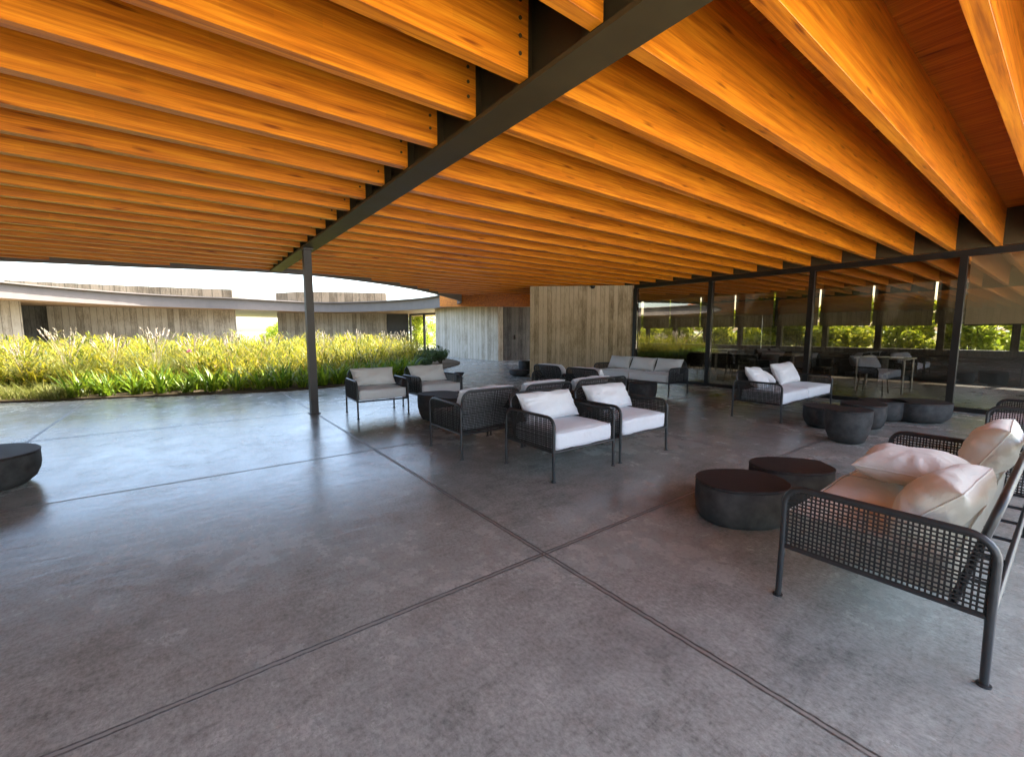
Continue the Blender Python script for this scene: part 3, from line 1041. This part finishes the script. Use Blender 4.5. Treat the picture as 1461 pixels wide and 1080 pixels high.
PW = .70
chair = woven_seat('lounge_chair', .82, 1, [(0, PW, .30, .19, .08, 33, 0)], M['white'], 3)
chair_b = woven_seat('lounge_chair', .82, 1, [(0, .67, .31, .20, .08, 32, 0)], M['white'], 9)
chair_c = woven_seat('lounge_chair', .82, 1, [(0, .70, .31, .17, .09, 30, 0)], M['shadefab'], 14)
GC = 'woven lounge chairs on the terrace'
def place(o, x, y, deg, label, cat='armchair', group=GC):
    o.location = (x, y, 0); o.rotation_euler = (0, 0, R(deg)); tag(o, label, cat, group); return o
place(chair, 2.885, 3.03, 0, 'white cushioned woven armchair, front left one of the pair facing the camera')
place(chair_b, 3.80, 3.045, 0, 'woven armchair with a creased white cushion, right one of the middle pair')
place(chair_c, 2.425, 6.83, -3, 'woven armchair with shade greyed cushions beside the steel column')
place(copy_tree(chair_c), 3.43, 6.86, 2, 'woven armchair with shade greyed cushions behind the drum tables, near the shrub')
place(copy_tree(chair), 2.59, 4.10, 180, 'woven armchair turned away, its whole back panel and left leg in view')
place(copy_tree(chair_b), 3.44, 4.12, 180, 'woven armchair turned away behind the front left white chair')
place(copy_tree(chair), 4.29, 4.14, 180, 'woven armchair turned away, directly behind the creased white cushion')
place(copy_tree(chair_b), 5.62, 5.92, 90, 'small far woven armchair turned to the wall sofa, nearer the tan block edge')
place(copy_tree(chair), 5.62, 5.04, 90, 'small far woven armchair turned to the wall sofa, beside the small dark tables')
place(copy_tree(chair_b), 6.80, .16, 180, 'woven armchair cut by the right edge behind the near sofa')

GS = 'woven sofas on the terrace'
sofa_k = woven_seat('sofa', 2.06, 2, [(-.62, .60, .36, .19, .07, 33, 8), (.42, .62, .38, .20, .07, 30, -6)], M['white'], 21)
place(sofa_k, 7.79, 2.87, 0, 'white cushioned woven sofa standing in front of the glass wall', 'sofa', GS)
me = pillow_mesh(.60, .38, .17, M['white'], 77)
o = raw('cushion', me, None, (7.66, 2.98, .475), (R(-58), R(8), R(24)))
tag(o, 'white cushion toppled in the middle of the sofa by the glass', 'cushion')
sofa_j = woven_seat('sofa', 2.06, 2, [(-.66, .63, .32, .17, .10, 27, 0), (0, .64, .32, .17, .10, 27, 2), (.66, .63, .32, .17, .10, 27, 0)], M['shadefab'], 31)
place(sofa_j, 8.20, 6.05, -90, 'three cushion pale sofa in front of the tan concrete block', 'sofa', GS)
sofa_n = woven_seat('sofa', 1.95, 2, [(.60, .58, .31, .21, .045, 42, -2), (-.62, .52, .34, .21, .11, 26, 2)], M['cream'], 41)
place(sofa_n, 3.24, .46, 180, 'large cream cushioned woven sofa at the right, closest to the camera', 'sofa', GS)
me = pillow_mesh(.62, .46, .19, M['cream'], 88)
o = raw('cushion', me, None, (3.20, .27, .556), (R(-88), R(3), R(6)))
tag(o, 'cream cushion lying flat on the seat of the nearest sofa', 'cushion')

# ------------------------------------------------------------------ drum tables
def drum(a, b, h, foot, corner, seed, belly=.42, seam=False):
    root = empty('coffee_table')
    n = 56
    def outline(t):
        e = 2.35
        c, s = math.cos(t), math.sin(t)
        r = 1.0 / ((abs(c) ** e + abs(s) ** e) ** (1 / e))
        r *= 1 + corner * math.exp(-((t - .5) / .22) ** 2) + .03 * math.sin(2 * t + seed)
        return r * c * a, r * s * b
    prof = [(foot, 0.0), (foot + (1 - foot) * .45, .05 * h), (foot + (1 - foot) * .78, belly * h * .5), (.985, belly * h), (1, belly * h * 1.4), (1, h - .03), (.992, h - .022)]
    m = MB(); vs = []
    for k, z in prof:
        for j in range(n):
            x, y = outline(2 * math.pi * j / n)
            vs.append((x * k, y * k, z))
    m.add(vs, [(i * n + j, i * n + (j + 1) % n, (i + 1) * n + (j + 1) % n, (i + 1) * n + j) for i in range(len(prof) - 1) for j in range(n)], True)
    m.add([vs[j] for j in range(n)], [tuple(range(n))[::-1]])
    m.build('body', M['table'], root)
    m = MB(); vs = []
    tp = [(.985, h - .022), (1.004, h - .017), (1.006, h - .004), (.990, h)]
    for k, z in tp:
        for j in range(n):
            x, y = outline(2 * math.pi * j / n)
            vs.append((x * k, y * k, z))
    m.add(vs, [(i * n + j, i * n + (j + 1) % n, (i + 1) * n + (j + 1) % n, (i + 1) * n + j) for i in range(len(tp) - 1) for j in range(n)], False)
    m.add([vs[3 * n + j] for j in range(n)], [tuple(range(n))])
    m.build('table_top', M['tabletop'], root)
    return root
GT = 'dark drum coffee tables on the terrace'
def tplace(o, x, y, deg, label):
    o.location = (x, y, 0); o.rotation_euler = (0, 0, R(deg)); tag(o, label, 'coffee table', GT); return o
tplace(drum(.295, .25, .275, .86, .0, 1, .30), 3.06, 1.36, -38, 'low oval drum table in front of the cream sofa, the nearer of two')
tplace(drum(.285, .22, .275, .86, .12, 2, .30), 3.72, 1.29, -38, 'low drum table with a pointed end, second of the pair by the cream sofa')
tplace(drum(.225, .225, .40, .50, .0, 3, .62), 6.24, 1.60, 0, 'tall round bowl bottomed drum table in front of the lower ones by the glass')
tplace(drum(.26, .24, .29, .60, .06, 4), 7.02, 2.07, 40, 'low drum table half hidden behind the tall one, under the white sofa end')
tplace(drum(.28, .25, .33, .65, .0, 5), 7.45, 1.75, 10, 'dark drum table just right behind the tall bowl bottomed one')
tplace(drum(.30, .24, .30, .60, .0, 6), 8.25, 1.72, -38, 'low dark drum table by the glass, left half of the joined pair')
tplace(drum(.36, .32, .30, .55, .0, 7), 8.58, 1.36, -38, 'widest low drum table by the glass mullion, right half of the joined pair')
tplace(drum(.52, .44, .29, .72, .0, 8), -1.62, 5.45, 20, 'dark drum table cut by the left edge of the floor')
tplace(drum(.29, .26, .40, .60, .0, 9, .5), 2.98, 5.78, 0, 'dark drum table by the shaded armchairs, the farther of two')
tplace(drum(.30, .26, .41, .60, .0, 10, .5), 3.03, 5.33, 15, 'dark drum table with small things on top behind the turned armchair')
tplace(drum(.30, .26, .33, .60, .0, 11), 7.0, 5.75, 0, 'small dark drum table in front of the three cushion sofa')
tplace(drum(.28, .25, .33, .60, .0, 12), 7.15, 5.15, 0, 'small dark drum table nearer the glass, in front of the three cushion sofa')
tplace(drum(.30, .28, .18, .45, .0, 13), 8.02, 10.22, 0, 'low dark bowl table at the left edge of the tan block')
o = tplace(drum(.20, .20, .40, .85, .0, 14), 8.75, 10.85, 0, 'dark round stool behind the bowl table by the tan block')
# small items on the drum table
o = tag(empty('ashtray', (3.09, 5.30, .41)), 'small pale glass dish on the drum table near the shaded armchairs', 'dish')
m = MB(); m.tube([(0, 0, 0), (0, 0, .012)], .05, 14, True, .062); m.build('dish_body', M['fascia'], o)
# planter bowl beyond the right shaded chair
pb = tag(empty('planter_bowl', (6.55, 11.3, 0)), 'small black bowl on the walkway floor behind the shaded armchairs', 'bowl')
m = MB(); vs = []; seg = 20
prof = [(.14, 0), (.26, .06), (.34, .16), (.37, .26), (.34, .26), (.30, .17), (.1, .10)]
for r_, z_ in prof:
    vs += [(r_ * math.cos(2 * math.pi * j / seg), r_ * math.sin(2 * math.pi * j / seg), z_) for j in range(seg)]
m.add(vs, [(i * seg + j, i * seg + (j + 1) % seg, (i + 1) * seg + (j + 1) % seg, (i + 1) * seg + j) for i in range(len(prof) - 1) for j in range(seg)], True)
m.add(vs[:seg], [tuple(range(seg))[::-1]]); m.add(vs[-seg:], [tuple(range(seg))])
m.build('bowl_shell', M['table'], pb)
pb.scale = (.42, .42, .42)

# ------------------------------------------------------------------ planting
def blades(base, length, width, az, lean, bend, seg=4):
    """ribbon blades: base (n,3); all other arrays (n,). Returns verts, quads"""
    n = len(base)
    t = np.linspace(0, 1, seg + 1)
    dirx, diry = np.cos(az), np.sin(az)
    vs = np.zeros((n, seg + 1, 2, 3))
    r = np.zeros(n); z = np.zeros(n)
    ang_prev = None
    for i, ti in enumerate(t):
        if i > 0:
            th = lean + bend * (ti - .5 / seg)
            r = r + np.sin(th) * length / seg
            z = z + np.cos(th) * length / seg
        wv = width * np.where(ti < .5, .75 + .5 * ti, 1.0 - (ti - .5) * 1.9) / 2
        cx = base[:, 0] + dirx * r; cy = base[:, 1] + diry * r; cz = base[:, 2] + z
        for s, sg in ((0, -1), (1, 1)):
            vs[:, i, s, 0] = cx - diry * wv * sg
            vs[:, i, s, 1] = cy + dirx * wv * sg
            vs[:, i, s, 2] = cz
    k = (seg + 1) * 2
    idx = np.arange(n)[:, None] * k
    q = []
    for i in range(seg):
        q.append(np.stack([idx[:, 0] + 2 * i, idx[:, 0] + 2 * i + 1, idx[:, 0] + 2 * i + 3, idx[:, 0] + 2 * i + 2], 1))
    return vs.reshape(-1, 3), np.concatenate(q)
def merge(parts):
    vs, fs, o = [], [], 0
    for v, f in parts:
        vs.append(v); fs.append(f + o); o += len(v)
    return np.concatenate(vs), np.concatenate(fs)

def sample_bed(n, front, depth, xmin, xmax):
    """random points in the bed between FRONT and FRONT+DEPTH metres from the near edge"""
    out = []
    while len(out) < n:
        x = nprnd.uniform(xmin, xmax)
        ys = [y for y in np.arange(10.4, 30, .2) if inside((x, y))]
        if not ys: continue
        y = ys[0] + front + nprnd.uniform(0, 1) ** 1.35 * depth
        if x > 6.9 and y < 19.5: continue
        if inside((x, y)): out.append((x, y))
    return np.array(out)
# mass of tall reed-like grass: uneven clumps, lower towards the terrace
pts = sample_bed(900, .75, 10.5, -7, 9.6)
parts = []
for (x, y) in pts:
    ys = [q for q in np.arange(10.4, 20, .2) if inside((x, q))]
    dfront = y - ys[0]
    rise = .62 + .38 * min(1.0, max(0, dfront - .7) / 1.3)
    hh = (nprnd.uniform(.86, 1.14) + .42 * noise.noise(Vector((x * 1.1, y * 1.1, 0)))) * rise
    if nprnd.uniform() < .10: hh *= .6
    nb = 24
    b = np.stack([x + nprnd.normal(0, .10, nb), y + nprnd.normal(0, .10, nb), np.full(nb, .02)], 1)
    parts.append(blades(b, nprnd.uniform(.75, 1.15, nb) * hh, nprnd.uniform(.012, .024, nb), nprnd.uniform(0, 6.28, nb), nprnd.uniform(.03, .35, nb), nprnd.uniform(.2, 1.5, nb), 5))
    ns = 40
    a = nprnd.uniform(0, 6.28, ns); rr = nprnd.uniform(.0, .30, ns)
    b = np.stack([x + np.cos(a) * rr, y + np.sin(a) * rr, (.18 + .80 * nprnd.uniform(0, 1, ns) ** .8) * hh], 1)
    parts.append(blades(b, nprnd.uniform(.14, .30, ns), nprnd.uniform(.016, .034, ns), a + nprnd.normal(0, .7, ns), nprnd.uniform(.3, 1.0, ns), nprnd.uniform(.4, 1.4, ns), 3))
v, f = merge(parts)
o = np_obj('tall_grass', np_mesh('tall_grass', v, f, M['reed']))
tag(o, 'mass of tall yellow green grass filling the oval courtyard bed', 'grass', kind='stuff')
# low golden grass at the left end of the front edge
pts = sample_bed(260, .05, .9, -6.5, -1.7)
parts = []
for (x, y) in pts:
    nb = 34
    b = np.stack([x + nprnd.normal(0, .08, nb), y + nprnd.normal(0, .08, nb), np.full(nb, .02)], 1)
    parts.append(blades(b, nprnd.uniform(.22, .45, nb), nprnd.uniform(.006, .012, nb), nprnd.uniform(0, 6.28, nb), nprnd.uniform(.1, .6, nb), nprnd.uniform(.4, 1.4, nb), 3))
v, f = merge(parts)
o = np_obj('low_grass', np_mesh('low_grass', v, f, M['fountain']))
tag(o, 'low golden grass along the left front edge of the bed', 'grass', kind='stuff')

def fountain_clump(seed, nb=420, hh=1.15, npl=16):
    rs = np.random.RandomState(seed)
    root = empty('fountain_grass')
    b = np.stack([rs.normal(0, .08, nb), rs.normal(0, .08, nb), np.full(nb, .02)], 1)
    v, f = blades(b, rs.uniform(.7, 1.15, nb) * hh, rs.uniform(.006, .011, nb), rs.uniform(0, 6.28, nb), rs.uniform(.02, .5, nb), rs.uniform(.3, 1.5, nb), 6)
    np_obj('leaves', np_mesh('leaves', v, f, M['fountain']), root)
    m = MB()
    for i in range(npl):
        a = rs.uniform(0, 6.28); ln = rs.uniform(.06, .22); h = hh * rs.uniform(.98, 1.22)
        p0 = Vector((0, 0, .1)); p1 = Vector((math.cos(a) * ln * .6, math.sin(a) * ln * .6, h * .7)); p2 = Vector((math.cos(a) * ln * 1.4, math.sin(a) * ln * 1.4, h))
        m.tube([p0, p1, p2], .004, 4, True, .003)
        d = (p2 - p1).normalized()
        # bristly spike
        for q in range(5):
            k0 = p2 + d * (.0 + .028 * q)
            dd_ = (d + Vector((rs.normal(0, .35), rs.normal(0, .35), 0))).normalized()
            m.tube([k0, k0 + dd_ * .03, k0 + dd_ * .055], .017 - .002 * q, 5, True, .004)
    m.build('plumes', M['plume'], root)
    return root
GF = 'fountain grasses with pale plumes'
fc = [fountain_clump(3, 460, 1.02, 18), fountain_clump(5, 460, .96, 14)]
FP = [(-3.5, 12.75, 'leftmost in the bed, cut by the picture edge'), (-2.75, 13.4, 'in front of the sunlit wall end'), (-2.0, 12.9, 'arching beside the dark recess'), (-1.35, 13.5, 'below the left end of the long wall'),
      (-.55, 12.9, 'left of the pink flower'), (.15, 13.5, 'just behind the pink flower'), (.9, 13.2, 'right of the pink flower'), (1.9, 14.0, 'left of the steel column in the bed'), (3.3, 13.6, 'right of the steel column in the bed'), (4.7, 15.2, 'in front of the second far wall'), (5.6, 14.6, 'behind the first shaded armchair'), (7.0, 16.6, 'near the dark entrance panel')]
for i, (x, y, s) in enumerate(FP):
    o = fc[i] if i < 2 else copy_tree(fc[i % 2])
    o.location = (x, y, .0); o.rotation_euler.z = i * 1.9
    sc_ = [.8, .85, 1.04, 1.0, 1.05, 1.0, .98, 1.0, 1.02, 1.1, 1.0, 1.08][i]
    o.scale = (sc_, sc_, sc_)
    tag(o, 'feathery fountain grass with pale plumes, ' + s, 'grass clump', GF)
# strap-leaf clumps along the front edge
def strap_clump(seed, nb=46):
    rs = np.random.RandomState(seed)
    b = np.stack([rs.normal(0, .05, nb), rs.normal(0, .05, nb), np.full(nb, .02)], 1)
    v, f = blades(b, rs.uniform(.36, .62, nb), rs.uniform(.022, .036, nb), rs.uniform(0, 6.28, nb), rs.uniform(.05, .7, nb), rs.uniform(.3, 1.25, nb), 6)
    return np_mesh('strap_clump', v, f, M['strap'])
sm = [strap_clump(1), strap_clump(2), strap_clump(4)]
GA = 'strap leaved plants along the terrace edge'
xs_ = [-1.75 + .43 * i for i in range(18)]
for i, x in enumerate(xs_):
    ys = [y for y in np.arange(10.4, 20, .05) if inside((x, y))]
    if not ys: continue
    for row in range(2):
        xx = x + (.21 if row else 0)
        o = bpy.data.objects.new('strap_leaf_plant', sm[(i + row) % 3]); COL.objects.link(o)
        o.location = (xx, ys[0] + .24 + .42 * row + rnd.uniform(-.05, .05), .02)
        o.rotation_euler.z = rnd.uniform(0, 6.28)
        s_ = rnd.uniform(1.0, 1.3); o.scale = (s_, s_, s_)
        side = 'left of the steel column' if x < 1.9 else 'right of the steel column'
        tag(o, 'green strap leaved plant in the %s row, %s' % ('front' if row == 0 else 'back', side), 'plant', GA + (' left' if x < 1.9 else ' right') + (' front' if row == 0 else ' back'))
# pink flower head
fl = tag(empty('pink_flower', (.02, 12.1, 0)), 'single pink flower on a stem among the grasses', 'flower')
m = MB(); m.tube([(0, 0, .02), (.02, 0, .5), (.03, .02, .86)], .006, 5); m.build('stem', M['strap'], fl)
m = MB()
for i in range(26):
    a = rnd.uniform(0, 6.28); e = rnd.uniform(-.4, 1.4)
    dv = Vector((math.cos(a) * math.cos(e), math.sin(a) * math.cos(e), math.sin(e)))
    m.bar(Vector((.03, .02, .88)) + dv * .02, Vector((.03, .02, .88)) + dv * .055, .026, .006, (0, 0, 1))
m.build('petals', M['flower'], fl)

def leaf_cloud(n, rs, shape, size):
    """n small leaf quads filling clumps: shape = list of (centre, radius)"""
    ws = np.array([r ** 2.2 for _, r in shape]); ws = ws / ws.sum()
    ci = rs.choice(len(shape), n, p=ws)
    c = np.array([shape[i][0] for i in ci]); r = np.array([shape[i][1] for i in ci])
    d = rs.normal(0, 1, (n, 3)); d /= np.linalg.norm(d, axis=1)[:, None]
    rad = r * rs.uniform(.25, 1.0, n) ** .5
    p = c + d * rad[:, None] * np.array([1, 1, .85])
    u = rs.normal(0, 1, (n, 3)); u /= np.linalg.norm(u, axis=1)[:, None]
    wv = np.cross(u, rs.normal(0, 1, (n, 3))); wv /= np.linalg.norm(wv, axis=1)[:, None]
    s = size * rs.uniform(.6, 1.3, n)
    a = p - u * s[:, None] * .5; b = p + u * s[:, None] * .5
    vs = np.stack([a, p + wv * s[:, None] * .28, b, p - wv * s[:, None] * .28], 1).reshape(-1, 3)
    fs = np.arange(n * 4).reshape(n, 4)
    return vs, fs

def shrub(x, y, w, h, n, seed, label, size=.06):
    rs = np.random.RandomState(seed)
    root = tag(empty('shrub', (x, y, 0)), label, 'shrub')
    sh = [((rs.uniform(-w, w) * .6, rs.uniform(-w, w) * .6, h * rs.uniform(.35, .75)), h * rs.uniform(.22, .38)) for _ in range(9)]
    v, f = leaf_cloud(n, rs, sh, size)
    v[:, 2] = np.maximum(v[:, 2], .03)
    np_obj('foliage', np_mesh('foliage', v, f, M['shrubleaf']), root)
    m = MB()
    for c, r in sh:
        m.tube([(rs.normal(0, .04), rs.normal(0, .04), 0), (c[0] * .6, c[1] * .6, c[2] * .6), c], .014, 5, True, .005)
    m.build('stems', M['bark'], root)
    return root
shrub(7.35, 14.9, .6, 1.0, 3400, 1, 'dark green shrub in the shade at the right end of the garden')
shrub(8.5, 16.2, .6, .70, 2600, 2, 'lower shrub trailing at the garden edge nearest the walkway wall')
shrub(6.5, 13.6, .5, .55, 2200, 3, 'small grey green shrub behind the two shaded armchairs')

def tree(x, y, h, spread, n, seed, label, size=.16, name='tree', trunk=.35):
    rs = np.random.RandomState(seed)
    root = tag(empty(name, (x, y, -.3)), label, 'tree', 'trees outside the building')
    m = MB()
    top = Vector((rs.normal(0, .2), rs.normal(0, .2), h * .8))
    m.tube([(0, 0, 0), (rs.normal(0, .05), 0, h * .25), top * .6, top], .035 * h * .6, 8, True, .02)
    sh = []
    for i in range(15):
        a = rs.uniform(0, 6.28); rr = spread * rs.uniform(.15, .95); z = h * rs.uniform(trunk, .95)
        rr *= 1 - .5 * max(0, (z / h - .6))
        c = (math.cos(a) * rr, math.sin(a) * rr, z)
        sh.append((c, spread * rs.uniform(.20, .42)))
        st = Vector((0, 0, z * .55))
        m.tube([st, (st + Vector(c)) / 2 + Vector((0, 0, .1)), c], .012 * h, 5, True, .006)
    m.build('trunk', M['bark'], root)
    v, f = leaf_cloud(n, rs, sh, size)
    np_obj('crown', np_mesh('crown', v, f, M['treeleaf']), root)
    return root
TS = ['outside the dining room, first past the tan block', 'outside the dining room, second past the tan block', 'outside behind the first glass mullion', 'outside behind the second glass pane',
      'outside behind the second glass mullion', 'outside behind the white sofa', 'outside in the middle of the third glass pane', 'outside left of the rightmost mullion', 'outside right of the rightmost mullion',
      'outside under the brightened near blind', 'outside at the right end of the glass']
for i, sx in enumerate(TS):
    tree(18.9 + 1.3 * (i % 2) + .5 * math.sin(i * 2.3), 14.4 - 1.75 * i, 3.0 + .5 * math.sin(i * 1.7), 1.45, 7000, 20 + i, 'sunlit green tree ' + sx, .17, trunk=.14)
tree(15.2, 33.0, 3.0, 1.6, 4200, 50, 'bright green tree right behind the far glazed screen', .14, trunk=.1)
tree(17.6, 36.0, 3.4, 1.7, 4200, 51, 'green tree farther behind the glazed screen', .14, trunk=.1)
tree(7.9, 52.0, 2.6, 1.5, 3600, 52, 'yellow green tree in the gap between the two far walls', .16, trunk=.1)
BS = ['at the tan block end of the windows', 'second from the tan block', 'third from the tan block', 'fourth from the tan block', 'behind the second pane', 'behind the second mullion', 'left behind the white sofa',
      'right behind the white sofa', 'in the middle of the third pane', 'left of the rightmost mullion', 'right of the rightmost mullion', 'under the near brightened blind', 'at the far right end']
for i, sx in enumerate(BS):
    rs_ = np.random.RandomState(70 + i)
    root = tag(empty('garden_bush', (17.7 + .5 * (i % 3), 13.2 - 1.42 * i, -.3)), 'bright leafy bush outside the dining room, ' + sx, 'bush', 'bushes outside the dining room')
    hh = 1.95 + .45 * math.sin(i * 2.6)
    shp = [((rs_.uniform(-.5, .5), rs_.uniform(-.65, .65), hh * rs_.uniform(.25, .9)), rs_.uniform(.22, .42)) for _ in range(13)]
    v, f = leaf_cloud(3600, rs_, shp, .15)
    np_obj('foliage', np_mesh('foliage', v, f, M['treeleaf']), root)
    m = MB()
    for c, r in shp:
        m.tube([(rs_.normal(0, .04), rs_.normal(0, .04), 0), (c[0] * .6, c[1] * .6, c[2] * .6), c], .02, 5, True, .006)
    m.build('stems', M['bark'], root)
# unseen walls added to cut light from the left and darken reflections
wall((-14.9, -1.9), (-6.0, -1.9), .3, 0, 3.19, M['conc_grey'], 'unseen concrete wall added at the rear left to block sky light', group=GW)
wall((-15.0, 14.7), (-15.0, -1.85), .4, 0, 3.19, M['conc_grey'], 'unseen concrete wall added at the far left to darken reflections and ceiling', group=GW)
wall((-15.0, 27.0), (-15.0, 14.9), .4, 0, 2.61, M['conc_grey'], 'unseen lower concrete wall added left of the garden to block bright reflections', group=GW)

# far houses in the gap
hs = tag(empty('farm_house', (52, 300, 0), R(-12)), 'tiny pale farm house on the plain seen through the gap in the walls', 'house')
m = MB(); m.box(-9, 9, -4, 4, -.3, 3.4); m.build('house_wall', M['house'], hs)
m = MB(); m.add([(-9.5, -4.6, 3.4), (9.5, -4.6, 3.4), (9.5, 4.6, 3.4), (-9.5, 4.6, 3.4), (-9.5, 0, 5.2), (9.5, 0, 5.2)], [(0, 1, 5, 4), (2, 3, 4, 5), (0, 4, 3), (1, 2, 5), (0, 3, 2, 1)]); m.build('house_roof', M['house_roof'], hs)
for i in range(5):
    m = MB(); x = -7.2 + i * 3.6; m.box(x - .7, x + .7, -4.06, -4.001, .9, 2.4); m.build('window', M['frame'], hs)
